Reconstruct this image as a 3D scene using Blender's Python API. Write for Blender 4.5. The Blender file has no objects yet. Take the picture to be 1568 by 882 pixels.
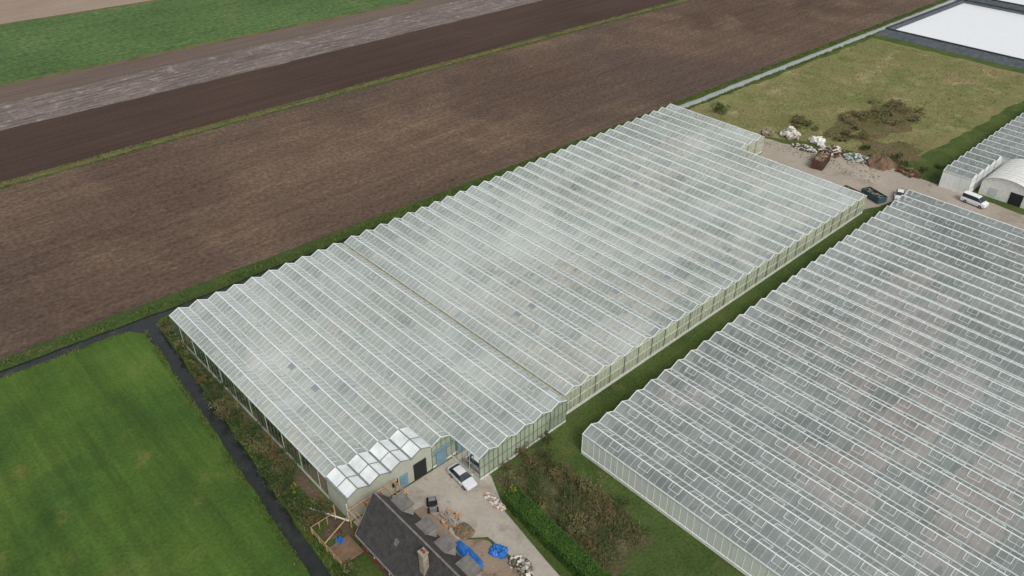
import bpy, math, random
import numpy as np
from mathutils import Vector, Matrix, noise as mnoise
random.seed(7); rng=np.random.default_rng(7)
scene=bpy.context.scene
R=math.radians
# ------------------------------------------------------------------ materials
def lin(c): return tuple((x/255/12.92 if x/255<=0.04045 else ((x/255+0.055)/1.055)**2.4) for x in c)+(1,)
class NT:
    def __init__(s,name):
        s.m=bpy.data.materials.new(name); s.m.use_nodes=True
        s.t=s.m.node_tree; s.t.nodes.clear(); s.out=s.n('ShaderNodeOutputMaterial')
    def n(s,typ,**kw):
        nd=s.t.nodes.new(typ)
        for k,v in kw.items(): setattr(nd,k,v)
        return nd
    def l(s,a,b): s.t.links.new(a,b)
    def val(s,inp,v):
        if isinstance(v,(int,float,tuple,list)): inp.default_value=v
        else: s.l(v,inp)
    def coord(s,scale=(1,1,1),rot=0):
        tc=s.n('ShaderNodeTexCoord'); mp=s.n('ShaderNodeMapping')
        s.l(tc.outputs['Object'],mp.inputs[0]); mp.inputs['Scale'].default_value=scale; mp.inputs['Rotation'].default_value=(0,0,rot)
        return mp.outputs[0]
    def noise(s,sc,detail=4,rough=.6,scale=(1,1,1),rot=0,dist=0):
        nd=s.n('ShaderNodeTexNoise'); s.l(s.coord(scale,rot),nd.inputs['Vector'])
        nd.inputs['Scale'].default_value=sc; nd.inputs['Detail'].default_value=detail; nd.inputs['Roughness'].default_value=rough
        nd.inputs['Distortion'].default_value=dist
        return nd.outputs['Fac']
    def ramp(s,fac,stops):
        r=s.n('ShaderNodeValToRGB'); s.l(fac,r.inputs[0]); el=r.color_ramp.elements
        while len(el)<len(stops): el.new(0.5)
        for e,(p,c) in zip(el,stops):
            e.position=p; e.color=c if len(c)==4 else tuple(c)+(1,)
        return r.outputs[0]
    def mix(s,f,a,b,mode='MIX'):
        m=s.n('ShaderNodeMix',data_type='RGBA',blend_type=mode); s.val(m.inputs[0],f); s.val(m.inputs[6],a); s.val(m.inputs[7],b)
        return m.outputs[2]
    def math(s,op,a,b=0,c=0,clamp=False):
        m=s.n('ShaderNodeMath',operation=op,use_clamp=clamp); s.val(m.inputs[0],a); s.val(m.inputs[1],b); s.val(m.inputs[2],c)
        return m.outputs[0]
    def mr(s,f,a,b,c,d):
        m=s.n('ShaderNodeMapRange'); s.val(m.inputs[0],f)
        for i,v in enumerate((a,b,c,d)): m.inputs[i+1].default_value=v
        return m.outputs[0]
    def grey(s,v):
        c=s.n('ShaderNodeCombineColor'); 
        for i in range(3): s.l(v,c.inputs[i])
        return c.outputs[0]
    def bsdf(s,col,rough=.9,metal=0,spec=.3,bump=None,bs=.3,bd=.1):
        b=s.n('ShaderNodeBsdfPrincipled'); s.val(b.inputs['Base Color'],col); s.val(b.inputs['Roughness'],rough)
        b.inputs['Metallic'].default_value=metal; b.inputs['Specular IOR Level'].default_value=spec
        if bump is not None:
            bn=s.n('ShaderNodeBump'); bn.inputs['Strength'].default_value=bs; bn.inputs['Distance'].default_value=bd
            s.l(bump,bn.inputs['Height']); s.l(bn.outputs[0],b.inputs['Normal'])
        s.l(b.outputs[0],s.out.inputs[0]); return b
def gmat(name,cols,big=.05,det=5,fine=3.0,fc=.5,streak=None,patch=None,bump=.5,bd=.15,rough=1,rot=0):
    t=NT(name); n=len(cols)
    b=t.noise(big,det,.62)
    c=t.ramp(b,[(.3+.4*i/(n-1),lin(k)) for i,k in enumerate(cols)])
    if patch:
        for (pc,ps,lo,hi) in patch:
            f=t.mr(t.noise(ps,6,.65,dist=.3),lo,hi,0,1)
            c=t.mix(f,c,lin(pc))
    f=t.noise(fine,5,.7)
    if streak:
        for (sx,sy,st) in streak:
            f2=t.noise(1,4,.6,scale=(sx,sy,1),rot=rot)
            c=t.mix(1.0,c,t.grey(t.mr(f2,.3,.7,1-st,1+st)),'MULTIPLY')
    c=t.mix(1.0,c,t.grey(t.mr(f,.25,.75,1-fc,1+fc)),'MULTIPLY')
    t.bsdf(c,rough,spec=.15,bump=f,bs=bump,bd=bd)
    return t.m
def simple(name,col,rough=.7,metal=0,spec=.4,var=.15,sc=1.5):
    t=NT(name); f=t.noise(sc,4,.6)
    c=t.mix(1.0,lin(col),t.grey(t.mr(f,.3,.7,1-var,1+var)),'MULTIPLY')
    t.bsdf(c,rough,metal,spec); return t.m
def leafmat(name,cols,spec=.2):
    t=NT(name); g=t.n('ShaderNodeNewGeometry')
    n=len(cols); 
    nz=t.noise(.35,3,.6)
    f=t.math('ADD',t.math('MULTIPLY',g.outputs['Random Per Island'],.55),t.math('MULTIPLY',t.mr(nz,.3,.7,0,1),.45))
    c=t.ramp(f,[(i/(n-1),lin(k)) for i,k in enumerate(cols)])
    t.bsdf(c,.75,spec=spec); return t.m
def glassmat(name,dcol,dlo,dhi,tint=(.86,.93,.9,1),patch=.08,rough=.12,fr=1.7,isl=.06,fv=.16):
    t=NT(name); g=t.n('ShaderNodeNewGeometry')
    tr=t.n('ShaderNodeBsdfTransparent'); tr.inputs[0].default_value=tint
    df=t.n('ShaderNodeBsdfDiffuse')
    nz=t.noise(patch,5,.65); n2=t.noise(1.2,4,.7)
    df.inputs[0].default_value=lin(dcol)
    f=t.mr(nz,.32,.68,dlo,dhi)
    f=t.math('MULTIPLY_ADD',g.outputs['Random Per Island'],isl,f)
    f=t.math('MULTIPLY_ADD',t.math('SUBTRACT',n2,.5),fv,f,True)
    m1=t.n('ShaderNodeMixShader'); t.l(f,m1.inputs[0]); t.l(tr.outputs[0],m1.inputs[1]); t.l(df.outputs[0],m1.inputs[2])
    gl=t.n('ShaderNodeBsdfGlossy'); gl.inputs['Roughness'].default_value=rough; gl.inputs[0].default_value=(.97,.98,.98,1)
    fz=t.n('ShaderNodeFresnel'); fz.inputs[0].default_value=1.5
    m2=t.n('ShaderNodeMixShader'); t.l(t.math('MULTIPLY',fz.outputs[0],fr,0,True),m2.inputs[0]); t.l(m1.outputs[0],m2.inputs[1]); t.l(gl.outputs[0],m2.inputs[2])
    t.l(m2.outputs[0],t.out.inputs[0]); return t.m
def watermat(name,cols,rough=.05,bs=.05,spec=.8):
    t=NT(name); c=t.ramp(t.noise(.5,5,.65),[(.35,lin(cols[0])),(.6,lin(cols[1])),(.68,lin(cols[2]))])
    t.bsdf(c,rough,spec=spec,bump=t.noise(.9,4,.6),bs=bs,bd=.05); return t.m
# ------------------------------------------------------------------ mesh helpers
class Acc:
    def __init__(s): s.v=[];s.f=[];s.m=[]
    def add(s,vs,fs,mi=0):
        o=len(s.v); s.v.extend(vs); s.f.extend([tuple(i+o for i in f) for f in fs]); s.m.extend([mi]*len(fs))
    def beam(s,p,q,w,h,mi=0):
        p=Vector(p);q=Vector(q);d=(q-p).normalized()
        up=Vector((0,0,1)) if abs(d.z)<.95 else Vector((0,1,0))
        a=d.cross(up).normalized()*w/2; b=a.cross(d).normalized()*h/2
        vs=[tuple(e+sa*a+sb*b) for e in (p,q) for sa,sb in ((-1,-1),(1,-1),(1,1),(-1,1))]
        s.add(vs,[(0,1,2,3),(7,6,5,4),(0,4,5,1),(1,5,6,2),(2,6,7,3),(3,7,4,0)],mi)
    def box(s,x0,x1,y0,y1,z0,z1,mi=0,M=None):
        vs=[(x,y,z) for z in (z0,z1) for x,y in ((x0,y0),(x1,y0),(x1,y1),(x0,y1))]
        if M is not None: vs=[tuple(M@Vector(v)) for v in vs]
        s.add(vs,[(3,2,1,0),(4,5,6,7),(0,1,5,4),(1,2,6,5),(2,3,7,6),(3,0,4,7)],mi)
    def quad(s,a,b,c,d,mi=0): s.add([a,b,c,d],[(0,1,2,3)],mi)
    def obj(s,name,mats,parent=None,smooth=False):
        me=bpy.data.meshes.new(name); me.from_pydata(s.v,[],s.f)
        for m in mats: me.materials.append(m)
        if len(mats)>1: me.polygons.foreach_set('material_index',s.m)
        if smooth: me.polygons.foreach_set('use_smooth',[True]*len(me.polygons))
        me.update(); o=bpy.data.objects.new(name,me); scene.collection.objects.link(o)
        if parent: o.parent=parent
        return o
def empty(name,loc=(0,0,0)):
    e=bpy.data.objects.new(name,None); e.location=loc; scene.collection.objects.link(e); return e
def sheet(name,poly,z,mat,parent=None):
    a=Acc(); a.add([(x,y,z) for x,y in poly],[tuple(range(len(poly)))]); return a.obj(name,[mat],parent)
def ragged(poly,amp=.4,step=1.5):
    out=[]
    n=len(poly)
    for i in range(n):
        a=Vector(poly[i]);b=Vector(poly[(i+1)%n]); k=max(1,int((b-a).length/step))
        for j in range(k):
            p=a.lerp(b,j/k); out.append((p.x+random.uniform(-amp,amp),p.y+random.uniform(-amp,amp)))
    return out
def blob(cx,cy,rx,ry,seed=0,n=90,am=.45):
    o=[]
    for i in range(n):
        t=2*math.pi*i/n; q=1+am*mnoise.fractal(Vector((math.cos(t)*1.3+seed,math.sin(t)*1.3,seed)),.8,2,5)
        o.append((cx+rx*q*math.cos(t),cy+ry*q*math.sin(t)))
    return o
def land(name,poly,mat,z=0,bank=.5,zb=-1.0,bmat=None):
    n=len(poly); P=[Vector(p) for p in poly]; out=[]
    for i in range(n):
        a=(P[i]-P[i-1]).normalized(); b=(P[(i+1)%n]-P[i]).normalized()
        na=Vector((a.y,-a.x)); nb=Vector((b.y,-b.x)); m=(na+nb)
        m=m/max(m.length_squared/2,.3)
        out.append(P[i]+m*bank)
    a=Acc(); a.add([(p.x,p.y,z) for p in P],[tuple(range(n))],0)
    for i in range(n):
        j=(i+1)%n
        a.quad((P[i].x,P[i].y,z),(out[i].x,out[i].y,zb),(out[j].x,out[j].y,zb),(P[j].x,P[j].y,z),1)
    return a.obj(name,[mat,bmat or mat])
def leaves(a,c,r,n,size,clumps=7,mi=0,flat=.8):
    cx,cy,cz=c
    cl=[]
    for i in range(clumps):
        th=random.uniform(0,6.283);q=random.uniform(0,.75)**.5
        cl.append((cx+r[0]*q*math.cos(th),cy+r[1]*q*math.sin(th),cz+r[2]*random.uniform(-.2,.75),random.uniform(.3,.5)))
    for i in range(n):
        k=random.choice(cl); d=Vector((random.gauss(0,1),random.gauss(0,1),random.gauss(0,1))).normalized()*random.uniform(.55,1.05)
        p=Vector((k[0]+d.x*r[0]*k[3],k[1]+d.y*r[1]*k[3],max(.03,k[2]+d.z*r[2]*k[3])))
        u=Vector((random.gauss(0,1),random.gauss(0,1),random.gauss(0,.5))).normalized()
        w=u.cross(Vector((random.gauss(0,.5),random.gauss(0,.5),1))).normalized()
        s=size*random.uniform(.6,1.3); u*=s;w*=s*flat
        a.add([tuple(p-u*.6),tuple(p+w*.5),tuple(p+u*.6),tuple(p-w*.5)],[(0,1,2,3)],mi)
def tufts(a,path,width,per_m,h=(.25,.6),w=.12,z=0,mi=0):
    for (x0,y0),(x1,y1) in zip(path[:-1],path[1:]):
        L=math.hypot(x1-x0,y1-y0); nx,ny=-(y1-y0)/L,(x1-x0)/L
        for i in range(int(L*per_m)):
            t=random.random(); o=random.uniform(-.5,.5)*width
            x=x0+(x1-x0)*t+nx*o; y=y0+(y1-y0)*t+ny*o
            if mnoise.noise(Vector((x*.4,y*.4,2)))+random.uniform(-.3,.3)<-.15: continue
            th=random.uniform(0,6.28); hh=random.uniform(*h); c,s=math.cos(th)*w,math.sin(th)*w
            lx,ly=random.uniform(-.25,.25)*hh*2,random.uniform(-.25,.25)*hh*2
            a.add([(x-c,y-s,z-.02),(x+c,y+s,z-.02),(x+lx,y+ly,z+hh)],[(0,1,2)],mi)
# ------------------------------------------------------------------ layout curves
def interp(pts):
    return lambda x: float(np.interp(x,[p[0] for p in pts],[p[1] for p in pts]))
yA=interp([(-80,125),(6,121),(30,119.3),(60,118.3),(168,115.7),(309,111.2),(700,98)])
yF=interp([(-80,128),(7,124.6),(43,123.2),(103,120.7),(318,113.9),(700,101)])
y2=interp([(-80,190.5),(24,187.6),(68,186.6),(124,183.8),(250,176.9),(700,155)])
y3=interp([(-80,222),(33,219.4),(101,216),(211,212),(700,192)])
y4=interp([(-80,241),(38,238),(189,232),(700,214)])
y5=interp([(-80,259),(42,253),(178,243),(700,212)])
y6=interp([(-80,321),(58,313),(109,307),(700,270)])
XS=[-80,-40,0,6,15,24,30,45,60,80,103,124,150,168,190,211,250,309,400,500,700]
XF=sorted(set(XS+list(range(-20,330,3))))
def band(f,g,of=0,og=0,x0=-80,x1=700):
    xs=[x for x in XS if x0<=x<=x1]
    if xs[0]!=x0: xs=[x0]+xs
    if xs[-1]!=x1: xs=xs+[x1]
    return [(x,f(x)+of) for x in xs]+[(x,g(x)+og) for x in reversed(xs)]
j=lambda k=.15: random.uniform(-k,k)
# ground materials
M_soil=gmat('ploughed_soil',[(81,66,56),(97,80,68),(111,93,78)],big=.016,fine=1.2,fc=.55,streak=[(.02,.55,.16),(.5,.9,.16)],rot=R(2),bump=1,bd=.4,patch=[((120,102,84),.03,.5,.72),((84,72,65),.012,.5,.65)])
M_soil_dark=gmat('dark_soil',[(66,52,46),(77,62,54)],big=.02,fine=1.5,fc=.25,streak=[(.02,.5,.16)],rot=R(2.5))
M_stub=gmat('stubble_field',[(104,93,88),(120,109,104)],big=.05,fine=1.2,fc=.34,streak=[(.05,.9,.42),(.35,1.6,.3)],rot=R(2.5),patch=[((142,132,127),.3,.54,.7)])
M_brown=gmat('brown_field',[(98,85,78),(108,95,86)],big=.02,fine=1.5,fc=.25,streak=[(.02,.6,.18)],rot=R(3.5))
M_crop=gmat('beet_crop',[(74,98,56),(90,114,68)],big=.03,fine=.7,fc=.65,streak=[(.05,1.2,.28)],rot=R(4),bump=1,bd=.6,patch=[((100,112,70),.06,.55,.7),((70,88,52),.12,.55,.7)])
M_far=gmat('fallow_field',[(142,126,112),(154,138,122)],big=.02,fine=1,fc=.15,streak=[(.02,.3,.1)],rot=R(4))
M_past=gmat('pasture_grass',[(60,82,36),(72,96,40),(86,104,48)],big=.04,fine=2.2,fc=.34,streak=[(.42,.02,.2),(1.3,.05,.1),(.03,.3,.06)],rot=R(-4),bump=.8,bd=.2,patch=[((54,80,36),.09,.5,.68),((100,102,56),.16,.58,.74)])
M_grass=gmat('grass',[(60,78,38),(75,92,46),(88,100,54)],big=.12,fine=2.5,fc=.5,bump=1,bd=.3,patch=[((104,104,62),.15,.56,.75)])
M_verge=gmat('verge_grass',[(54,74,36),(76,92,48)],big=.3,fine=2.5,fc=.5,bump=1,bd=.3,patch=[((104,98,64),.25,.55,.72)])
M_dryverge=gmat('dry_verge',[(96,94,60),(112,106,72)],big=.3,fine=2.5,fc=.45,bump=1,bd=.3,patch=[((74,86,48),.2,.5,.65)])
M_meadow=gmat('rough_meadow',[(104,108,64),(122,120,78),(136,132,90)],big=.05,fine=1.2,fc=.36,bump=1,bd=.3,patch=[((136,120,90),.06,.5,.72),((90,102,52),.05,.52,.7),((154,148,108),.12,.56,.7)])
M_weeds=gmat('dead_weeds',[(100,88,64),(116,100,76)],big=.1,fine=1.6,fc=.5,bump=1,bd=.4,patch=[((92,96,56),.15,.48,.6)])
M_mud=gmat('bare_earth',[(82,70,58),(100,86,72)],big=.2,fine=2.5,fc=.45,bump=.8,patch=[((70,78,44),.3,.5,.66)])
M_yard=gmat('yard_concrete',[(150,141,128),(168,158,145)],big=.1,fine=1.5,fc=.14,bump=.2,bd=.03,patch=[((122,111,98),.12,.55,.75),((112,106,84),.3,.62,.75)])
M_conc=gmat('concrete_paving',[(158,150,138),(176,168,156)],big=.2,fine=2,fc=.12,bump=.15,bd=.02,patch=[((130,122,110),.25,.52,.75),((118,114,98),.7,.6,.75)])
M_patio=gmat('patio_brick',[(132,116,100),(152,134,116)],big=.3,fine=4,fc=.25,bump=.3,bd=.03,patch=[((112,96,80),.5,.55,.7)])
M_gf=gmat('greenhouse_floor',[(112,138,118),(160,172,148),(232,220,200)],big=.05,fine=.6,fc=.3,streak=[(.25,.18,.4)],bump=.3,patch=[((248,228,208),.08,.5,.6),((80,110,88),.15,.56,.64)])
M_gf2=gmat('greenhouse_soil_floor',[(104,122,108),(142,146,132),(192,180,168)],big=.05,fine=.7,fc=.32,streak=[(.25,.15,.4)],bump=.3,patch=[((212,188,176),.06,.52,.62),((84,110,90),.1,.53,.62)])
M_base=gmat('farmland',[(84,80,58),(92,98,62)],big=.01,fine=.4,fc=.3)
M_water=watermat('ditch_water',[(32,36,35),(42,46,43),(62,72,46)],.03,.03,.55)
M_water_sky=watermat('canal_water_painted_sky',[(150,152,148),(160,162,158),(140,146,134)],.12,.08,.9)  # sky reflection painted into the water as a pale base colour
M_basin_sky=watermat('basin_water_painted_sky',[(226,229,230),(230,232,233),(222,226,228)],.2,.3)  # white base colour stands in for bright cloud mirrored in the basins
a=Acc(); a.add([(-3000,-3000,-1.05),(3500,-3000,-1.05),(3500,3500,-1.05),(-3000,3500,-1.05)],[(0,1,2,3)]); a.obj('ground',[M_base])
xw=lambda y: 22.9+(y-57)*.083
sheet('canal_water',band(yA,yA,-3.2,3.2,-80,158),-.40,M_water)
sheet('canal_water',band(yA,yA,-3.2,3.2,158,700),-.36,M_water_sky)
sheet('canal_water',[(xw(-60)-3,-60),(xw(-60)+3,-60),(xw(120)+3,118.5),(xw(120)-3,118.5)],-.396,M_water)
sheet('canal_water',band(y2,y2,-1.6,1.6),-.42,M_water_sky)
past=[(-80,-60)]+[(xw(y)-1.15+j(.22),y) for y in range(-60,112,2)]+[(26.0,115.8),(24.5,118.0)]+[(x,yA(x)-1.45+j()) for x in range(22,-20,-3)]+[(-40,yA(-40)-1.4),(-80,yA(-80)-1.4)]
land('pasture_ground',past,M_past,bank=.3,bmat=M_verge)
main=[(xw(y)+1.15+j(.3),y) for y in range(114,0,-2)]+[(xw(-60)+1,-60)]+[(700,-60)]+[(x,yA(x)-(1.1 if x<158 else 1.5)+j(.2)) for x in reversed(XF) if x>=30]+[(29,117.6)]
land('farmyard_ground',main,M_grass,bank=.35,bmat=M_verge)
ditchN=[(x,yA(x)+(1.25 if x<158 else 1.4)+j(.2)) for x in XF]
land('ploughed_field_ground',ditchN+[(x,y2(x)-.7+j(.1)) for x in reversed(XF)],M_verge,bank=.35,bmat=M_verge)
sheet('ploughed_field',ragged(band(yF,y2,0,-1.9),.25,2),.005,M_soil)
land('fields_ground',[(x,y2(x)+.5+j(.1)) for x in XF]+[(700,900),(-80,900)],M_dryverge,bank=.3,bmat=M_dryverge)
sheet('dark_soil_field',ragged(band(y2,y3,1.7,0),.2,3),.005,M_soil_dark)
sheet('stubble_field',ragged(band(y3,y4,0,0),.4,3),.006,M_stub)
sheet('brown_field',ragged(band(y4,y5,.2,-2),.3,3),.007,M_brown)
sheet('beet_field',ragged(band(y5,y6,.6,-1),.3,3),.008,M_crop)
sheet('fallow_field',band(y6,lambda x:900,1,0),.009,M_far)
sheet('canal_bank_verge',ragged([(30,112.5),(170,112.5),(170,113.6),(60,116.5),(32,117.5)],.2,2),.004,M_verge)
sheet('meadow',ragged([(160,98),(166,92),(172,80),(176,66),(180,60),(258,56),(258,109),(175,112.8),(160,113.3)],.6,3),.005,M_meadow)
sheet('dry_weeds_patch',blob(197,77,17,7,3,am=.7),.009,M_weeds)
sheet('dry_weeds_patch',blob(180,66,7,7,8,am=.7),.010,M_weeds)
sheet('earth_strip',ragged([(27.4,58),(29.3,60),(29.5,116),(29.2,112),(28.4,84)],.3,1),.006,M_mud)
sheet('farmyard_paving',ragged([(149.2,57),(158.6,54),(158.8,46),(160,20),(172,20),(172,52),(173,60),(172,68),(168,78),(166,90),(160,100),(158.8,99),(158.8,85.5),(149.2,85.5)],.4,2),.007,M_yard)
sheet('courtyard_paving',[(35.5,50),(38,50),(40.5,48),(40.8,41),(38,20),(40.5,20),(43.3,41),(44.6,49.5),(47.2,55),(47,60.9),(29.8,61),(29.8,58.5),(35.5,58.5)],.008,M_conc)
sheet('patio_paving',ragged([(34.9,40),(40,40),(40.2,47.5),(37.6,50.2),(37.8,57),(34.9,58)],.15,1),.013,M_patio)
sheet('shrub_garden_soil',ragged([(46.5,34),(55,34),(56.2,45),(55.5,54),(47.5,54.6),(46.9,50)],.5,1.5),.005,gmat('garden_soil',[(74,82,48),(96,88,64)],big=.25,fine=2.5,fc=.5,bump=1,bd=.3,patch=[((112,100,78),.4,.55,.68)]))
# ------------------------------------------------------------------ greenhouses
M_alu=simple('aluminium_white',(228,232,231),.5,0,.4,.06)
M_bar=simple('glazing_bar_grey',(204,210,208),.5,0,.4,.1)
M_gut=simple('gutter_grey',(184,192,188),.6,0,.4,.12)
M_glass1=glassmat('greenhouse_glass',(224,232,227),.2,.48,tint=(.95,.98,.96,1),patch=.06,fr=2.5)
M_glass2=glassmat('greenhouse_glass_chalked',(206,214,211),.14,.36,tint=(.92,.96,.94,1),patch=.05,fr=2.1)
M_wallglass=glassmat('wall_glass',(196,204,180),.35,.7,patch=.2,fr=1.2)
M_sheetw=simple('white_panel',(214,214,208),.5,0,.4,.1)
M_green=simple('green_steel',(84,104,86),.5,0,.4,.1)
M_int=simple('interior_steel',(180,188,182),.6)
def greenhouse(name,bays,eave,rise,glass,wallframe,vents,base=.5,wallside=None,barstep=1.0,floor=None,vstep=2.5,vw=.05,rw=.13):
    root=empty(name); G=Acc();F=Acc();W=Acc();V=Acc();I=Acc();FL=Acc()
    for bi,(x0,x1,y0,y1) in enumerate(bays):
        xm=(x0+x1)/2; zr=eave+rise
        FL.quad((x0,y0,.02),(x1,y0,.02),(x1,y1,.02),(x0,y1,.02))
        n=max(1,round((y1-y0)/barstep)); st=(y1-y0)/n
        for k in range(n):
            ya=y0+k*st; yb=ya+st
            G.quad((x0,ya,eave),(xm,ya,zr),(xm,yb,zr),(x0,yb,eave))
            G.quad((xm,ya,zr),(x1,ya,eave),(x1,yb,eave),(xm,yb,zr))
            for xx in (x0,x1): F.beam((xx,ya,eave+.02),(xm,ya,zr+.02),.022,.03,2)
        F.beam((xm,y0-.05,zr+.05),(xm,y1+.05,zr+.05),rw,.09,0)
        F.beam((x0,y0-.08,eave),(x0,y1+.08,eave),.22,.1,1)
        k=random.randrange(2); y=y0+1.0
        while y+1.5<y1:
            side=1 if (k%2) else -1
            up=.0 if random.random()>vents else random.uniform(.06,.2)
            if side<0: xa,za=xm-.04,zr+.07
            else: xa,za=xm+.04,zr+.07
            sl=rise/((x1-x0)/2); dx=.9*side
            xb=xa+dx; zb=za-sl*.9+up+.01
            for (p,q) in (((xa,y,za),(xb,y,zb)),((xa,y+1.5,za),(xb,y+1.5,zb)),((xb,y,zb),(xb,y+1.5,zb))):
                F.beam(p,q,vw,.035,2 if vw<.05 else 0)
            if up>0: V.quad((xa,y,za),(xb,y,zb),(xb,y+1.5,zb),(xa,y+1.5,za))
            y+=vstep; k+=1
        y=y0+2
        while y<y1:
            I.beam((x0,y,eave-.3),(x1,y,eave-.3),.045,.045,3); I.beam((x0,y,0),(x0,y,eave),.06,.06,3); y+=4.5
        for ye in (y0,y1):
            out=-.03 if ye==y0 else .03
            W.add([(x0,ye,base),(x1,ye,base),(x1,ye,eave),(xm,ye,zr),(x0,ye,eave)],[(0,1,2,3,4)])
            I.beam((x0,ye,base/2),(x1,ye,base/2),.12,base,2)
            for q in range(5):
                xx=x0+(x1-x0)*q/4; zt=eave+rise*(1-abs(xx-xm)/((x1-x0)/2))
                I.beam((xx,ye+out,0),(xx,ye+out,zt),.06,.06,1)
            for zz in (base,eave*.55,eave): I.beam((x0,ye+out,zz),(x1,ye+out,zz),.06,.06,1)
            I.beam((x0,ye+out,eave),(xm,ye+out,zr),.08,.08,0);I.beam((xm,ye+out,zr),(x1,ye+out,eave),.08,.08,0)
    def side(x,ya,yb):
        if yb-ya<.5: return
        W.quad((x,ya,base),(x,yb,base),(x,yb,eave),(x,ya,eave))
        I.beam((x,ya,base/2),(x,yb,base/2),.12,base,2)
        n=int((yb-ya)/1.0)
        for k in range(n+1):
            yy=ya+(yb-ya)*k/n; I.beam((x,yy,0),(x,yy,eave),.05,.06,1)
        for zz in (base,eave-.1): I.beam((x,ya,zz),(x,yb,zz),.08,.05,1)
    side(bays[0][0],bays[0][2],bays[0][3]); side(bays[-1][1],bays[-1][2],bays[-1][3])
    for p,q in zip(bays[:-1],bays[1:]):
        if abs(p[2]-q[2])>1: side(q[0],min(p[2],q[2]),max(p[2],q[2]))
        if abs(p[3]-q[3])>1: side(q[0],min(p[3],q[3]),max(p[3],q[3]))
    G.obj('roof_glass',[glass],root)
    if V.v: V.obj('vent_glass',[glass],root)
    F.obj('glazing_bars',[M_alu,M_gut,M_bar],root); W.obj('wall_glass',[wallside or M_wallglass],root)
    I.obj('structure',[M_alu,wallframe,M_sheetw,M_int],root); FL.obj('floor',[floor],root)
    return root
X0=29.6; bw=3.2; RS=.72
west=[(X0+bw*i,X0+bw*(i+1),66.0 if i<4 else (61.2 if i==4 else 55.4),111.8) for i in range(10)]
g0=greenhouse('greenhouse',west,4.0,RS,M_glass1,M_green,.06,floor=M_gf,vw=.035,vstep=3.2)
M_sand=gmat('sand_bed',[(232,214,194),(248,232,214)],big=.2,fine=1,fc=.2,streak=[(.3,.3,.2)],bump=.2)
sheet('bare_bed',blob(46,78,2.6,9,5),.04,M_sand,g0)
sheet('bare_bed',blob(38,95,4,5,9),.043,M_sand,g0)
XE=62.2
east=[(XE+bw*i,XE+bw*(i+1),56.3 if i<27 else 86,111.8) for i in range(30)]
g=greenhouse('greenhouse',east,4.0,RS,M_glass1,simple('cream_steel',(200,200,180),.6),.06,floor=M_gf,vw=.035,vstep=3.2)
for k,(cx,cy,rx,ry) in enumerate([(78,62,13,4),(96,68,8,5),(112,75,9,5),(128,95,10,5),(88,92,8,4),(136,66,7,4),(148,100,7,5),(74,80,5,6),(102,82,8,3)]):
    sheet('bare_bed',blob(cx,cy,rx,ry,k*3.1,am=.6),.035+.002*k,M_sand,g)
a=Acc(); a.box(XE+.3,157.5,86.4,89.2,.056,.07); a.obj('central_path',[simple('path_conc',(240,228,210),.9)],g)
a=Acc(); a.box(61.6,61.68,55.5,111.8,3.85,4.08); a.box(62.12,62.2,55.5,111.8,3.85,4.08); a.box(61.68,62.12,55.5,111.8,3.8,3.86,1); a.obj('valley_gutter',[simple('pale_gutter',(186,186,172),.8),simple('gutter_moss',(140,138,116),.9,var=.4)],g)
a=Acc()
for i in range(26):
    x=84.6+random.uniform(-1.5,2.5);y=57.8+random.uniform(-.5,1.2);z=random.choice([.1,.55,1.0,1.4]); a.box(x,x+.8,y,y+.6,z,z+.4,random.randrange(3))
a.obj('crate_stack',[simple('crate_blue',(40,70,110),.6),simple('crate_dark',(46,48,48),.8),simple('crate_grey',(120,120,116),.8)])
b2=[(58.8+bw*i,58.8+bw*(i+1),-12,49.7+i*bw*.018) for i in range(31)]
g2=greenhouse('greenhouse',b2,3.6,RS,M_glass2,M_alu,.04,floor=M_gf2,vstep=2.4,vw=.05,rw=.12,wallside=glassmat('chalked_wall',(240,242,240),.97,.99,patch=.2,fr=.4,isl=0,fv=.03))
M_clay=gmat('clay_bed',[(206,176,168),(220,192,184)],big=.2,fine=1,fc=.2,streak=[(.3,.3,.25)],bump=.2)
for k,(cx,cy,rx,ry) in enumerate([(116,31,17,3.5),(104,22,15,4),(92,10,14,4),(128,38,10,3),(80,24,7,6)]):
    sheet('clay_bed',blob(cx,cy,rx,ry,k*2.3+1,am=.6),.035+.003*k,M_clay,g2)
b3=[(171.5+bw*i,171.5+bw*(i+1),45 if i<5 else 0,50.8) for i in range(34)]
greenhouse('greenhouse',b3,3.8,RS,M_glass2,M_alu,.0,floor=M_gf2,barstep=2,vw=.04,wallside=glassmat('chalked_wall_b',(226,228,224),.8,.97,patch=.2,fr=.6))
# white-roofed packing shed
ps=empty('packing_shed'); a=Acc()
M_cream=simple('shed_wall',(172,174,158),.8,var=.08); M_dark=simple('dark_opening',(34,38,38),.9); M_blue=simple('blue_grey_door',(112,140,156),.6)
M_wroof=glassmat('white_roof_sheet',(232,236,235),.7,.98,patch=.5,fr=1.2)
r=Acc();zt=4+RS
for i in range(4):
    x0=X0+bw*i;x1=x0+bw;xm=(x0+x1)/2
    for k in range(2):
        ya=61.2+k*2.38; yb=ya+2.36
        r.quad((x0,ya,4),(xm,ya,zt),(xm,yb,zt),(x0,yb,4)); r.quad((xm,ya,zt),(x1,ya,4),(x1,yb,4),(xm,yb,zt))
        a.beam((x0,ya,4.04),(xm,ya,zt+.04),.1,.08,4);a.beam((xm,ya,zt+.04),(x1,ya,4.04),.1,.08,4)
    a.beam((xm,61.1,zt+.06),(xm,66,zt+.06),.12,.1,4); a.beam((x0,61.1,4.02),(x0,66,4.02),.3,.12,4)
    a.add([(x0,61.2,0),(x1,61.2,0),(x1,61.2,4),(xm,61.2,zt),(x0,61.2,4)],[(0,1,2,3,4)],0)
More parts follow.
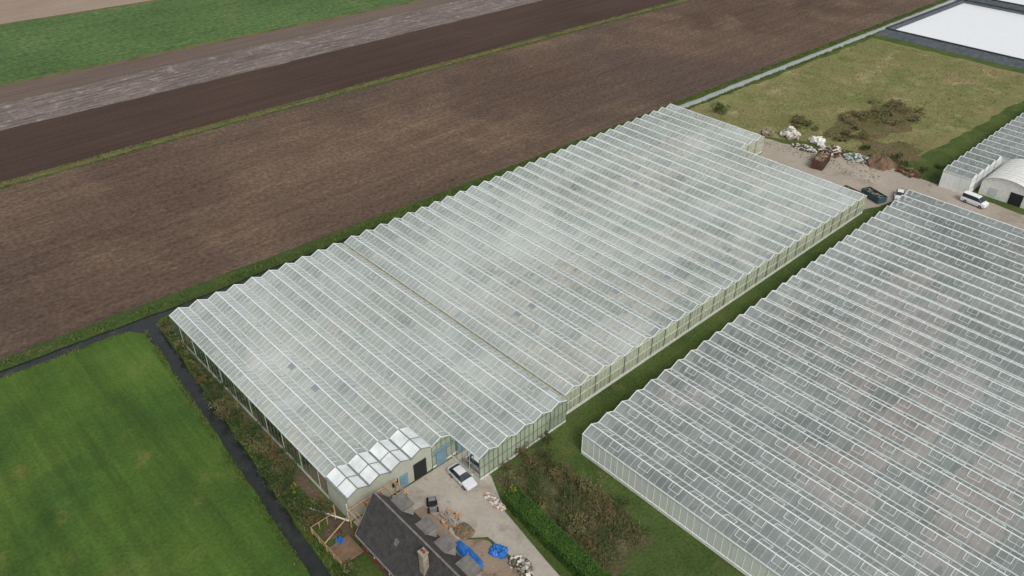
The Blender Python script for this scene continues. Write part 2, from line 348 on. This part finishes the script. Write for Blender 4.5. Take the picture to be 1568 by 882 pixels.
a.add([(X0,61.2,0),(X0,66,0),(X0,66,4),(X0,61.2,4)],[(0,1,2,3)],0)
a.add([(42.4,61.2,0),(42.4,66,0),(42.4,66,4),(42.4,61.2,4)],[(0,1,2,3)],0)
a.box(39.4,41.4,61.1,61.19,0,2.8,2); a.box(37.2,38.4,61.1,61.19,0,2.3,3); a.box(36.0,36.9,61.12,61.19,1.2,2.3,2)
a.box(43,44.6,61.02,61.1,0,2.4,3); a.box(42.6,45.4,61.0,61.1,2.7,3.0,3)
r.obj('roof_sheets',[M_wroof],ps); a.obj('walls',[M_cream,M_gut,M_dark,M_blue,simple('shed_bars',(120,128,124),.6)],ps)
# barrel roof shed
sh=empty('barrel_roof_shed'); a=Acc()
y0,y1=34.0,43.8; n=12; x0,x1=174.5,187.3
arc=[(y0+(y1-y0)*(1-math.cos(math.pi*i/n))/2, 2.8+2.2*math.sin(math.pi*i/n)) for i in range(n+1)]
for i in range(n):
    (ya,za),(yb,zb)=arc[i],arc[i+1]; a.quad((x0-.4,ya,za),(x1,ya,za),(x1,yb,zb),(x0-.4,yb,zb),0)
a.add([(x0,y0,0),(x0,y1,0)]+[(x0,y,z) for y,z in reversed(arc)],[tuple(range(n+3))],0)
a.quad((x0,y0,0),(x1,y0,0),(x1,y0,2.8),(x0,y0,2.8),0); a.quad((x0,y1,0),(x1,y1,0),(x1,y1,2.8),(x0,y1,2.8),0)
a.box(x0-.06,x0-.01,35.5,38,0,2.6,1); a.box(x0-.06,x0-.01,40.4,42,0,2.2,2)
for i in range(1,9): 
    xx=x0+(x1-x0)*i/9
    for k in range(n): a.beam((xx,arc[k][0],arc[k][1]+.03),(xx,arc[k+1][0],arc[k+1][1]+.03),.05,.04,2)
a.obj('shed_shell',[M_sheetw,M_dark,M_gut],sh)
# ------------------------------------------------------------------ reservoirs
M_liner=simple('black_liner',(78,84,88),.55,var=.35,sc=.8); M_coping=simple('liner_edge',(46,52,56),.6,var=.3)
def basin(x0,x1,y0,y1):
    e=empty('water_basin'); a=Acc(); sk=-.045
    def P(x,y,z): return (x,y+sk*(x-262),z)
    o=[(x0-4,y0-4),(x1+4,y0-4),(x1+4,y1+2.5),(x0-4,y1+2.5)]; c=[(x0-1.2,y0-1),(x1+1,y0-1),(x1+1,y1+1),(x0-1.2,y1+1)]; i_=[(x0+2,y0+2),(x1-2,y0+2),(x1-2,y1-2),(x0+2,y1-2)]
    for q in range(4):
        k=(q+1)%4
        a.quad(P(*o[q],.01),P(*o[k],.01),P(*c[k],1.8),P(*c[q],1.8),1 if q in(3,0) else 0)
        a.quad(P(*c[q],1.8),P(*c[k],1.8),P(*i_[k],.3),P(*i_[q],.3),1)
        a.beam(P(*c[q],1.86),P(*c[k],1.86),.7,.12,2)
    a.obj('bank',[M_verge,M_liner,M_coping],e)
    w=Acc(); q=(x0+.6,x1-.6,y0+.6,y1-.6)
    w.add([P(q[0],q[2],1.1),P(q[1],q[2],1.1),P(q[1],q[3],1.1),P(q[0],q[3],1.1)],[(0,1,2,3)]); w.obj('water',[M_basin_sky],e)
basin(266,316,45,108); basin(326,380,45,111)
# ------------------------------------------------------------------ house
h=empty('brick_house')
def tilemat():
    t=NT('roof_tiles'); w=t.n('ShaderNodeTexWave',wave_type='BANDS',bands_direction='Y'); t.l(t.coord(),w.inputs[0]); w.inputs['Scale'].default_value=1.1
    w2=t.n('ShaderNodeTexWave',wave_type='BANDS',bands_direction='Z'); t.l(t.coord(),w2.inputs[0]); w2.inputs['Scale'].default_value=1.2
    hgt=t.math('ADD',w.outputs['Fac'],w2.outputs['Fac'])
    c=t.ramp(t.noise(1.5,5,.7),[(.3,lin((52,52,54))),(.7,lin((84,81,79)))])
    c=t.mix(1,c,t.grey(t.mr(hgt,0,2,.72,1.15)),'MULTIPLY')
    t.bsdf(c,.7,bump=hgt,bs=.6,bd=.05); return t.m
M_tile=tilemat(); M_brick=gmat('brick',[(110,66,50),(130,84,66)],big=.6,fine=6,fc=.2,bump=.2,bd=.02)
M_chim=simple('chimney_render',(150,138,122),.9,var=.25)
M_lead=simple('flat_roof',(112,108,103),.8,var=.3); M_white=simple('white_paint',(216,216,210),.5,var=.05); M_wg=simple('window_glass',(40,48,54),.1,0,.8)
M_wood=simple('fresh_timber',(176,144,110),.8,var=.25); M_woodd=simple('weathered_timber',(116,94,74),.85,var=.3)
M_dorm=simple('dormer_cheek',(150,144,134),.8,var=.15)
a=Acc(); xr,xl,xe=31.0,27.9,34.9; ya,yb=36.0,57.0; zr,ze=7.8,3.0
a.box(28.3,34.5,ya+.3,yb-.3,0,3.2,1)
a.add([(28.3,yb-.3,3.2),(34.5,yb-.3,3.2),(xr,yb-.3,zr-.3)],[(0,1,2)],1); a.add([(28.3,ya+.3,3.2),(34.5,ya+.3,3.2),(xr,ya+.3,zr-.3)],[(0,1,2)],1)
def slope(xa,za,xb,zb,mi):
    a.add([(xa,ya,za),(xb,ya,zb),(xb,yb,zb),(xa,yb,za),(xa,ya,za-.18),(xb,ya,zb-.18),(xb,yb,zb-.18),(xa,yb,za-.18)],[(0,1,2,3),(7,6,5,4),(0,4,5,1),(1,5,6,2),(2,6,7,3),(3,7,4,0)],mi)
slope(xl,ze,xr,zr,0); slope(xr+.001,zr,xe,ze,0)
a.beam((xr,ya,zr+.05),(xr,yb,zr+.05),.22,.14,3)
a.beam((xl-.08,ya,ze-.08),(xl-.08,yb,ze-.08),.18,.14,3)
a.beam((xl,yb+.03,ze),(xr,yb+.03,zr),.06,.2,3); a.beam((xr,yb+.03,zr),(xe,yb+.03,ze),.06,.2,3)
a.box(29.4,30.1,45.6,46.4,5,8.6,6); a.box(29.33,30.17,45.53,46.47,8.6,8.75,6); 
for q in (45.8,46.2): a.box(29.65,29.87,q-.1,q+.1,8.75,9.05,1)
k=(zr-ze)/(xr-xl)
for yy in (50.6,43.0):
    xa_=29.4;xb_=29.8
    a.add([(xa_,yy,ze+k*(xa_-xl)+.08),(xb_,yy,ze+k*(xb_-xl)+.08),(xb_,yy+.6,ze+k*(xb_-xl)+.08),(xa_,yy+.6,ze+k*(xa_-xl)+.08)],[(0,1,2,3)],3)
    for p,q in (((xa_,yy),(xb_,yy)),((xa_,yy+.6),(xb_,yy+.6)),((xa_,yy),(xa_,yy+.6)),((xb_,yy),(xb_,yy+.6))):
        a.beam((p[0],p[1],ze+k*(p[0]-xl)+.1),(q[0],q[1],ze+k*(q[0]-xl)+.1),.06,.08,3)
for yy,w in ((54.0,2.2),(49.6,1.8),(46.2,1.8),(41.8,2.4)):
    a.box(32.0,34.2,yy,yy+w,4.0,5.7,7); a.box(31.7,34.4,yy-.12,yy+w+.12,5.7,5.82,3); a.box(34.2,34.24,yy+.2,yy+w-.2,4.5,5.6,5)
for yy in (54,51,48,44.5,41): 
    a.box(28.22,28.3,yy,yy+1.3,1,2.3,4); a.box(28.19,28.22,yy+.1,yy+1.2,1.1,2.2,5)
a.obj('house_shell',[M_tile,M_brick,M_white,M_lead,M_white,M_wg,M_chim,M_dorm],h)
tf=empty('timber_frame'); a=Acc()
for x in (29.2,31.5,33.8,36.0):
    a.beam((x,58.0,0),(x,58.0,2.9),.16,.16); a.beam((x,60.4,0),(x,60.4,2.9),.16,.16); a.beam((x,57.7,2.95),(x,60.7,2.95),.12,.2)
for y in (58.0,60.4): a.beam((29,y,3.1),(36.3,y,3.1),.14,.2)
for x in np.arange(29.6,36,1.2): a.beam((x,57.9,3.28),(x,60.5,3.28),.07,.14)
a.obj('frame',[M_wood],tf)
te=empty('wooden_terrace'); a=Acc()
for i in range(11): a.box(25.4+.0,28.2,56.2+i*.3,56.2+i*.3+.27,.3,.36,1)
for y in np.arange(56.2,63,1.6): a.beam((25.1,y,0),(25.1,y,1.3),.1,.1,0)
for z in (.7,1.25): a.beam((25.1,56.2,z),(25.1,62.8,z),.05,.1,0)
for x in np.arange(25.1,28.6,1.1): a.beam((x,62.8,0),(x,62.8,1.3),.1,.1,0)
a.beam((25.1,62.8,1.25),(28.4,62.8,1.25),.05,.1,0); a.beam((28.5,62.8,.1),(28.5,62.8,2.6),.12,.12,0); a.beam((25.1,59.6,1.3),(28.6,60,2.6),.1,.14,0)
a.obj('deck',[M_wood,M_woodd],te)
def tarp(name,cx,cy,sx,sy,hh,mat,seed=0,rot=0,nn=22):
    a=Acc(); vs=[];c,s=math.cos(rot),math.sin(rot)
    for i in range(nn):
        for q_ in range(nn):
            u=i/(nn-1)*2-1;v=q_/(nn-1)*2-1; e=max(0,1-max(abs(u),abs(v))**3)
            ru=u*math.sqrt(1-v*v*.35);rv=v*math.sqrt(1-u*u*.35)
            q=mnoise.fractal(Vector((u*2.3+seed,v*2.3,seed)),1,2,4)
            w=1+.2*mnoise.noise(Vector((u*2,v*2,seed+5)))
            x=ru*sx/2*w;y=rv*sy/2*w
            vs.append((cx+x*c-y*s,cy+x*s+y*c,.03+e*hh*max(.05,.7+.6*q)))
    a.add(vs,[(i*nn+k,(i+1)*nn+k,(i+1)*nn+k+1,i*nn+k+1) for i in range(nn-1) for k in range(nn-1)])
    return a.obj(name,[mat])
M_tarp=simple('blue_tarpaulin',(40,104,176),.4,0,.5,.25)
tarp('blue_tarpaulin',37.1,47.6,1.5,5,.5,M_tarp,1); tarp('blue_tarpaulin',40.0,45.6,1.9,2.3,.8,M_tarp,4,.5); tarp('blue_tarpaulin',27.0,59.4,1.0,1.6,.7,M_tarp,8)
tarp('sand_heap',27.0,61.3,2.2,2.0,.7,M_mud,11)
tarp('soil_heap',38.9,50.6,2.2,2.6,.5,simple('soil',(120,102,82),1,var=.3),14)
def heap(name,cx,cy,rx,ry,hh,n,size,mats,long=1.0):
    a=Acc()
    for i in range(n):
        th=random.uniform(0,6.28);q=random.random()**.6
        x=cx+rx*q*math.cos(th);y=cy+ry*q*math.sin(th);z=hh*(1-q)*random.uniform(.3,1)+size*.3
        s=size*random.uniform(.4,1.4)
        M=Matrix.Translation((x,y,z))@Matrix.Rotation(random.uniform(0,6.28),4,'Z')@Matrix.Rotation(random.uniform(-.6,.6),4,'X')@Matrix.Rotation(random.uniform(-.4,.4),4,'Y')
        a.box(-s*long/2,s*long/2,-s/2*.7,s/2*.7,-s*.3,s*.3,random.randrange(len(mats)),M)
    return a.obj(name,mats)
M_rub=simple('rubble_white',(206,202,192),.9,var=.2);M_rub2=simple('rubble_grey',(140,134,126),.9,var=.2);M_rust=simple('rust',(98,64,48),.9,var=.3)
heap('rubble_pile',40.6,42.2,1.1,1.5,.8,120,.4,[M_rub,M_rub2,M_mud])
heap('rubble_pile',44.6,51.3,.6,2.0,.4,90,.28,[M_rub,M_rub2,simple('rubble_pink',(176,140,124),.9)])
heap('rubble_pile',171.5,86.5,2.2,2.2,2.0,160,.8,[M_rub,M_rub,M_rub2])
heap('rubble_pile',167.5,80.5,1.5,3,.6,90,.55,[M_rub2,M_mud,M_rub])
heap('scrap_pile',170.5,75,2.5,2.5,1.0,110,.55,[M_rub2,M_rub,M_rust,M_mud],2.5)
heap('scrap_pile',171.5,69.5,2,2.5,1.0,120,.45,[M_gut,M_rub2,M_green],3)
tarp('earth_heap',172.5,64.5,6,6,2.2,simple('brown_earth',(112,90,72),1,var=.3,sc=.8),21)
heap('timber_scraps',173,58,1.5,2.5,1,60,.5,[M_woodd,M_rust,M_mud],3)
heap('timber_scraps',38.8,53.2,1.2,1.3,.4,40,.28,[M_wood,M_woodd,M_rub2],4)
heap('scrap_pile',163,95,2,4,.5,60,.5,[M_gut,M_rub2,M_rub,M_woodd],3)
heap('pallet_stack',168.5,91,1.2,1.2,.8,30,.6,[M_woodd,M_rub2],2)
heap('white_wrapped_bales',172.4,79.8,.8,2.2,.8,14,1.2,[M_white,M_rub],1.4)
heap('pallet_stack',151.5,64.5,.9,2.2,1.2,50,.5,[M_woodd,M_rub2,M_dark],2.2)
heap('scrap_pile',153,80,1.6,2,.5,50,.5,[M_rub2,M_gut,M_rust],2.5)
def skip(name,x,y,L,W,Hh,col,fill,rot=0):
    e=empty(name,(x,y,0)); e.rotation_euler[2]=rot; a=Acc(); t=.08
    a.box(-L/2,L/2,-W/2,W/2,.15,.25,0)
    a.box(-L/2,L/2,-W/2,-W/2+t,.25,Hh,0);a.box(-L/2,L/2,W/2-t,W/2,.25,Hh,0);a.box(-L/2,-L/2+t,-W/2+t,W/2-t,.25,Hh,0);a.box(L/2-t,L/2,-W/2+t,W/2-t,.25,Hh,0)
    for i in range(9):
        xx=-L/2+.2+i*(L-.4)/8
        a.box(xx-.05,xx+.05,-W/2-.07,-W/2-.002,.2,Hh-.05,0);a.box(xx-.05,xx+.05,W/2+.002,W/2+.07,.2,Hh-.05,0)
    a.obj('skip_body',[col],e)
    f=Acc()
    for i in range(110):
        s=random.uniform(.2,.6);M=Matrix.Translation((random.uniform(-L/2+.5,L/2-.5),random.uniform(-W/2+.4,W/2-.4),Hh-.4+random.uniform(-.3,.3)))@Matrix.Rotation(random.uniform(0,6.3),4,'Z')@Matrix.Rotation(random.uniform(-.5,.5),4,'X')
        f.box(-s,s,-.08,.08,-.05,.05,i%len(fill),M)
    f.box(-L/2+.1,L/2-.1,-W/2+.1,W/2-.1,.26,Hh-.7,0); f.obj('load',fill,e)
skip('rusty_container',162.5,73.5,6,2.6,2.2,simple('container_brown',(84,58,48),.8,var=.3),[M_wood,M_woodd,M_rub2],R(15))
skip('trailer',156.2,57.8,5,2.2,1.4,simple('teal_steel',(64,92,98),.7,var=.2),[M_woodd,M_rub2,M_dark],R(70))
skip('trailer',153.5,61.5,4.5,2.2,1.4,M_woodd,[M_woodd,M_rub2],R(80))
# ------------------------------------------------------------------ vehicles
M_tyre=simple('tyre',(28,28,28),.9);M_rim=simple('rim',(150,150,150),.4,.6);M_lamp=simple('lamp_red',(150,20,18),.3);M_hl=simple('headlamp',(220,224,226),.15)
def carpaint(n,c): return simple(n,c,.25,0,.6,.02)
def loft(a,secs,glass_side,glass_top,W):
    rings=[]
    for (x,zb,zm,zl,zr,w,wr) in secs:
        h_=W/2*w; hb=h_*.95; hr=W/2*wr
        rings.append([(x,-h_*.93,zb),(x,-h_,zm),(x,-hb,zl),(x,-hr,zr),(x,-hr*.5,zr+.03),(x,hr*.5,zr+.03),(x,hr,zr),(x,hb,zl),(x,h_,zm),(x,h_*.93,zb)])
    o=len(a.v)
    for r_ in rings: a.v.extend(r_)
    N=10
    for i in range(len(rings)-1):
        for q in range(N):
            k=(q+1)%N; mi=0
            if q in (2,6) and i in glass_side: mi=1
            if q in (3,4,5) and i in glass_top: mi=1
            a.f.append((o+i*N+q,o+(i+1)*N+q,o+(i+1)*N+k,o+i*N+k)); a.m.append(mi)
    a.f.append(tuple(o+q for q in range(N)));a.m.append(0)
    a.f.append(tuple(o+(len(rings)-1)*N+q for q in reversed(range(N))));a.m.append(0)
def wheel(a,x,y,r_,w):
    n=18
    for (rr,ww,mi) in ((r_,w,2),(r_*.6,w+.03,3)):
        vs=[(x+rr*math.cos(2*math.pi*i/n),y-ww/2,r_+rr*math.sin(2*math.pi*i/n)) for i in range(n)]+[(x+rr*math.cos(2*math.pi*i/n),y+ww/2,r_+rr*math.sin(2*math.pi*i/n)) for i in range(n)]
        a.add(vs,[(i,(i+1)%n,n+(i+1)%n,n+i) for i in range(n)]+[tuple(reversed(range(n))),tuple(range(n,2*n))],mi)
def vehicle(name,x,y,rot,paint,kind='car'):
    e=empty(name,(x,y,.015)); e.rotation_euler[2]=rot; a=Acc()
    if kind=='car':
        L,W=4.5,1.8
        S=[(0,.35,.5,.6,.64,.82,.6),(.12,.25,.5,.7,.74,.93,.75),(1.05,.2,.6,.86,.93,1,.82),(1.25,.2,.6,.9,.98,1,.8),(2.0,.2,.62,.93,1.42,1,.64),(2.7,.2,.62,.94,1.46,1,.64),(3.5,.2,.62,.95,1.40,1,.62),(4.15,.22,.62,.95,1.06,.98,.72),(4.42,.25,.6,.92,.98,.94,.75),(4.5,.35,.55,.8,.84,.88,.7)]
        loft(a,S,(3,4,5,6),(3,6),W); wx=(.85,3.55);wr=.33
    else:
        L,W=5.1,1.95
        S=[(0,.4,.6,.85,.9,.85,.7),(.12,.3,.6,1.0,1.05,.95,.8),(.8,.25,.7,1.15,1.25,1,.85),(1.6,.25,.75,1.2,1.9,1,.82),(1.9,.25,.75,1.2,1.98,1,.82),(2.9,.25,.75,1.2,2.0,1,.82),(4.9,.25,.75,1.2,1.98,1,.82),(5.08,.3,.75,1.15,1.85,.97,.78)]
        loft(a,S,(2,3,4,5),(2,),W); wx=(.95,4.0);wr=.35
    for xx in wx:
        for s in (-1,1): wheel(a,xx,s*(W/2-.1),wr,.24)
    for s in (-1,1):
        a.box(.04,.3,s*W*.33-.16,s*W*.33+.16,.6,.73,5); a.box(L-.12,L+.01,s*W*.38-.13,s*W*.38+.13,.7,.9,4)
        a.box(1.35,1.55,s*(W/2+.1)-.09,s*(W/2+.1)+.09,.9,1.05,0)
    M=Matrix.Translation((-L/2,0,0)); a.v=[tuple(M@Vector(v)) for v in a.v]
    o=a.obj('body',[paint,M_wg,M_tyre,M_rim,M_lamp,M_hl],e)
    bv=o.modifiers.new('bevel','BEVEL'); bv.width=.03; bv.segments=2; bv.limit_method='ANGLE'; bv.angle_limit=R(35)
    return e
vehicle('parked_car',44.0,57.0,R(87),carpaint('silver_paint',(206,208,210)))
vehicle('parked_car',160.3,54.2,R(20),carpaint('white_paint_car',(222,222,220)))
vehicle('parked_van',169.0,42.5,R(85),carpaint('white_paint_van',(224,226,226)),'van')
e=empty('mini_loader',(38.3,56,.015)); e.rotation_euler[2]=R(60); a=Acc()
a.box(-.9,.7,-.45,.45,.4,.85,0);a.box(-.5,.2,-.4,.4,.85,1.1,1);a.beam((-.3,-.4,.9),(-.3,-.4,1.9),.06,.06,1);a.beam((-.3,.4,.9),(-.3,.4,1.9),.06,.06,1);a.box(-.5,.1,-.4,.4,1.9,1.94,0);a.box(.75,1.3,-.6,.6,.15,.6,2);a.beam((.3,-.35,.8),(1.0,-.35,.5),.08,.1,0);a.beam((.3,.35,.8),(1.0,.35,.5),.08,.1,0)
for xx in (-.6,.5):
    for s in (-1,1): wheel(a,xx,s*.55,.32,.25)
a.obj('loader_body',[simple('loader_grey',(120,124,120),.5),M_dark,M_tyre,M_rim],e)
# ------------------------------------------------------------------ vegetation
L_hedge=leafmat('hedge_leaves',[(34,54,22),(54,82,30),(78,106,40)])
L_green=leafmat('shrub_leaves',[(30,44,24),(56,74,36),(92,104,54)])
L_brown=leafmat('autumn_leaves',[(66,54,38),(98,82,56),(92,92,52),(122,102,72)])
L_yel=leafmat('yellow_leaves',[(70,90,24),(150,150,40),(120,130,40)])
L_grass=leafmat('grass_blades',[(52,76,32),(72,96,42),(100,108,56),(124,116,78)])
L_wild=leafmat('weed_blades',[(88,84,56),(118,110,76),(80,94,50),(136,126,94)])
L_mead=leafmat('meadow_blades',[(96,102,56),(120,118,76),(108,112,64),(138,132,92)])
a=Acc()
path=[(46.3,50.2),(45.9,46),(45.6,42),(45.3,37),(45.0,30)]
for (x0,y0),(x1,y1) in zip(path[:-1],path[1:]):
    Lh=math.hypot(x1-x0,y1-y0)
    for i in range(int(Lh*520)):
        t=random.random(); f=random.choice('tttws'); w=1.1+.14*mnoise.noise(Vector((0,(y0+(y1-y0)*t)*1.2,3)))
        top=1.9+.2*mnoise.noise(Vector((x0,(y0+(y1-y0)*t)*.9,1)))
        if f=='t': ox=random.uniform(-w,w); z=top+random.uniform(-.2,.1)
        elif f=='w': ox=-w+random.uniform(-.1,.1); z=random.uniform(.05,top)
        else: ox=w+random.uniform(-.1,.1); z=random.uniform(.05,top)
        p=Vector((x0+(x1-x0)*t+ox,y0+(y1-y0)*t,z)); u=Vector((random.gauss(0,1),random.gauss(0,1),random.gauss(0,.4))).normalized()*.11; v=u.cross(Vector((random.gauss(0,.4),random.gauss(0,.4),1))).normalized()*.09
        a.add([tuple(p-u),tuple(p+v),tuple(p+u),tuple(p-v)],[(0,1,2,3)])
a.obj('clipped_hedge',[L_hedge])
def shrub(name,x,y,r_,hh,mat,n=260,size=.22):
    a=Acc()
    for i in range(5):
        th=random.uniform(0,6.28); a.beam((x,y,0),(x+math.cos(th)*r_*.5,y+math.sin(th)*r_*.5,hh*.7),.05,.05,1)
    leaves(a,(x,y,hh*.45),(r_,r_,hh*.6),n,size,9); a.obj(name,[mat,M_woodd])
gp=[(50.3,57,1.4,2),(52.5,55.2,1.3,1.6),(48.3,53.5,1.2,1.3),(55,52.5,1.4,2),(51,50.5,1.6,1.6),(53.5,48,1.8,2),(55.3,44.6,1.7,2.2),(51,45.4,1.7,1.7),(49,48.4,1.2,1.2),(53.2,41,2.2,2.4),(49.6,41.5,1.6,1.5),(55.6,39.8,1.5,1.8),(50.5,37.5,1.6,1.6),(48.6,38.6,1,1.2),(47.8,56.3,.8,1),(53.6,56.2,1.0,1.2),(57.0,54.6,1.0,1.2),(52.2,52.7,1.2,1.2),(47.9,46,.9,1.1),(48.3,43,.9,1),(54,50.3,1,1.2),(49.6,54.8,.9,1.1)]
for i,(x,y,r_,hh) in enumerate(gp):
    shrub('shrub',x,y,r_,hh,[L_green,L_brown,L_wild,L_green][i%4],int(220*r_),.18)
shrub('shrub',46.4,50.2,.9,2.2,L_yel,200,.14)
for i in range(112):
    y=63.5+i*.47+random.uniform(-.5,.5); lo=xw(y)+1.35; hi=min(28.9,lo+(3.4 if y<95 else 2.6)); x=random.uniform(lo,max(lo+.2,hi)); r_=random.uniform(.6,1.6)
    if x>28.2: r_=min(r_,.8)
    shrub('shrub',x,y,r_,r_*random.uniform(1.1,1.8),random.choice([L_green,L_green,L_green,L_green,L_brown,L_wild]),int(210*r_),.17)
for i in range(14):
    y=random.uniform(30,57); shrub('shrub',xw(y)+random.uniform(1.5,3.5),y,random.uniform(.6,1.2),1.3,random.choice([L_green,L_wild]),180,.17)
shrub('shrub',26.4,70,.9,1.3,L_yel,160,.16)
shrub('shrub',171,106.5,2.2,2.6,L_green,500,.35)
for i in range(34):
    t=random.uniform(0,6.28);q=random.random()**.5;x=197+17*q*math.cos(t);y=77+7*q*math.sin(t); shrub('shrub',x,y,random.uniform(.8,2.2),random.uniform(.6,1.3),random.choice([L_brown,L_wild,L_wild]),150,.32)
for i in range(26): shrub('shrub',random.uniform(173.5,183),random.uniform(54,92),random.uniform(.7,1.8),random.uniform(.7,1.5),random.choice([L_brown,L_green,L_wild]),140,.3)
for i in range(20): shrub('shrub',random.uniform(63,160),random.uniform(112.9,114),.9,random.uniform(.8,1.4),random.choice([L_brown,L_green,L_wild]),110,.28)
for i in range(8): shrub('shrub',30+i*3.5,random.uniform(113,115.5),1,random.uniform(.8,1.4),random.choice([L_brown,L_green,L_wild]),130,.25)
a=Acc()
tufts(a,[(x,yA(x)+2.1) for x in XS if x<330],1.5,34,(.2,.5),.1)
tufts(a,[(x,yA(x)-1.9) for x in XS if 28<x<330],1.2,30,(.2,.6),.1)
tufts(a,[(x,yA(x)-1.7) for x in XS if x<26],.6,22,(.15,.4),.1)
tufts(a,[(xw(y)-1.5,y) for y in range(20,118,8)],.9,50,(.15,.5),.07)
tufts(a,[(xw(y)+1.6,y) for y in range(20,118,8)],1.3,80,(.2,.9),.08)
tufts(a,[(62,53),(148,54)],4.5,40,(.06,.18),.06)
tufts(a,[(46,56.5),(60,55)],1.6,60,(.1,.4),.08)
a.obj('verge_grass_tufts',[L_grass])
a=Acc()
tufts(a,[(x,y2(x)-1.2) for x in XS if x<320],1.0,16,(.2,.5),.15); tufts(a,[(x,y2(x)+1.1) for x in XS if x<320],1.0,14,(.2,.5),.15)
tufts(a,[(47,44),(55.5,44)],18,1200,(.1,.5),.08)
a.obj('rough_grass_tufts',[L_wild])
a=Acc(); tufts(a,[(162,85),(256,85)],48,190,(.1,.28),.16); a.obj('meadow_grass_tufts',[L_mead])
a=Acc(); a.beam((29.3,61,.6),(26.6,66.5,.5),.14,.14); a.beam((29.3,61,.6),(29.3,61,3.6),.12,.12); a.obj('drain_pipe',[M_white])
# ------------------------------------------------------------------ camera, light
cam=bpy.data.cameras.new('camera'); co=bpy.data.objects.new('camera',cam); scene.collection.objects.link(co)
co.location=(0,0,80); co.rotation_euler=(R(90-34.68),0,R(47.2-90)); cam.lens=28.24; cam.sensor_width=36; cam.clip_end=6000; cam.clip_start=.5
scene.camera=co
w=bpy.data.worlds.new('World'); scene.world=w; w.use_nodes=True; nt=w.node_tree; bg=nt.nodes['Background']
sky=nt.nodes.new('ShaderNodeTexSky'); sky.sky_type='NISHITA'; sky.sun_disc=False; sky.sun_elevation=R(48); sky.sun_rotation=R(200); sky.dust_density=3; sky.air_density=1.0
hs=nt.nodes.new('ShaderNodeHueSaturation'); hs.inputs['Saturation'].default_value=.16
nt.links.new(sky.outputs[0],hs.inputs['Color']); nt.links.new(hs.outputs[0],bg.inputs[0]); bg.inputs[1].default_value=.15
s=bpy.data.lights.new('sun','SUN'); s.energy=1.4; s.angle=R(16); s.color=(1,.975,.94); so=bpy.data.objects.new('sun',s); scene.collection.objects.link(so)
so.rotation_euler=(R(90-48),0,R(180-200)); 
scene.view_settings.view_transform='Standard'; scene.view_settings.look='None'; scene.view_settings.exposure=0
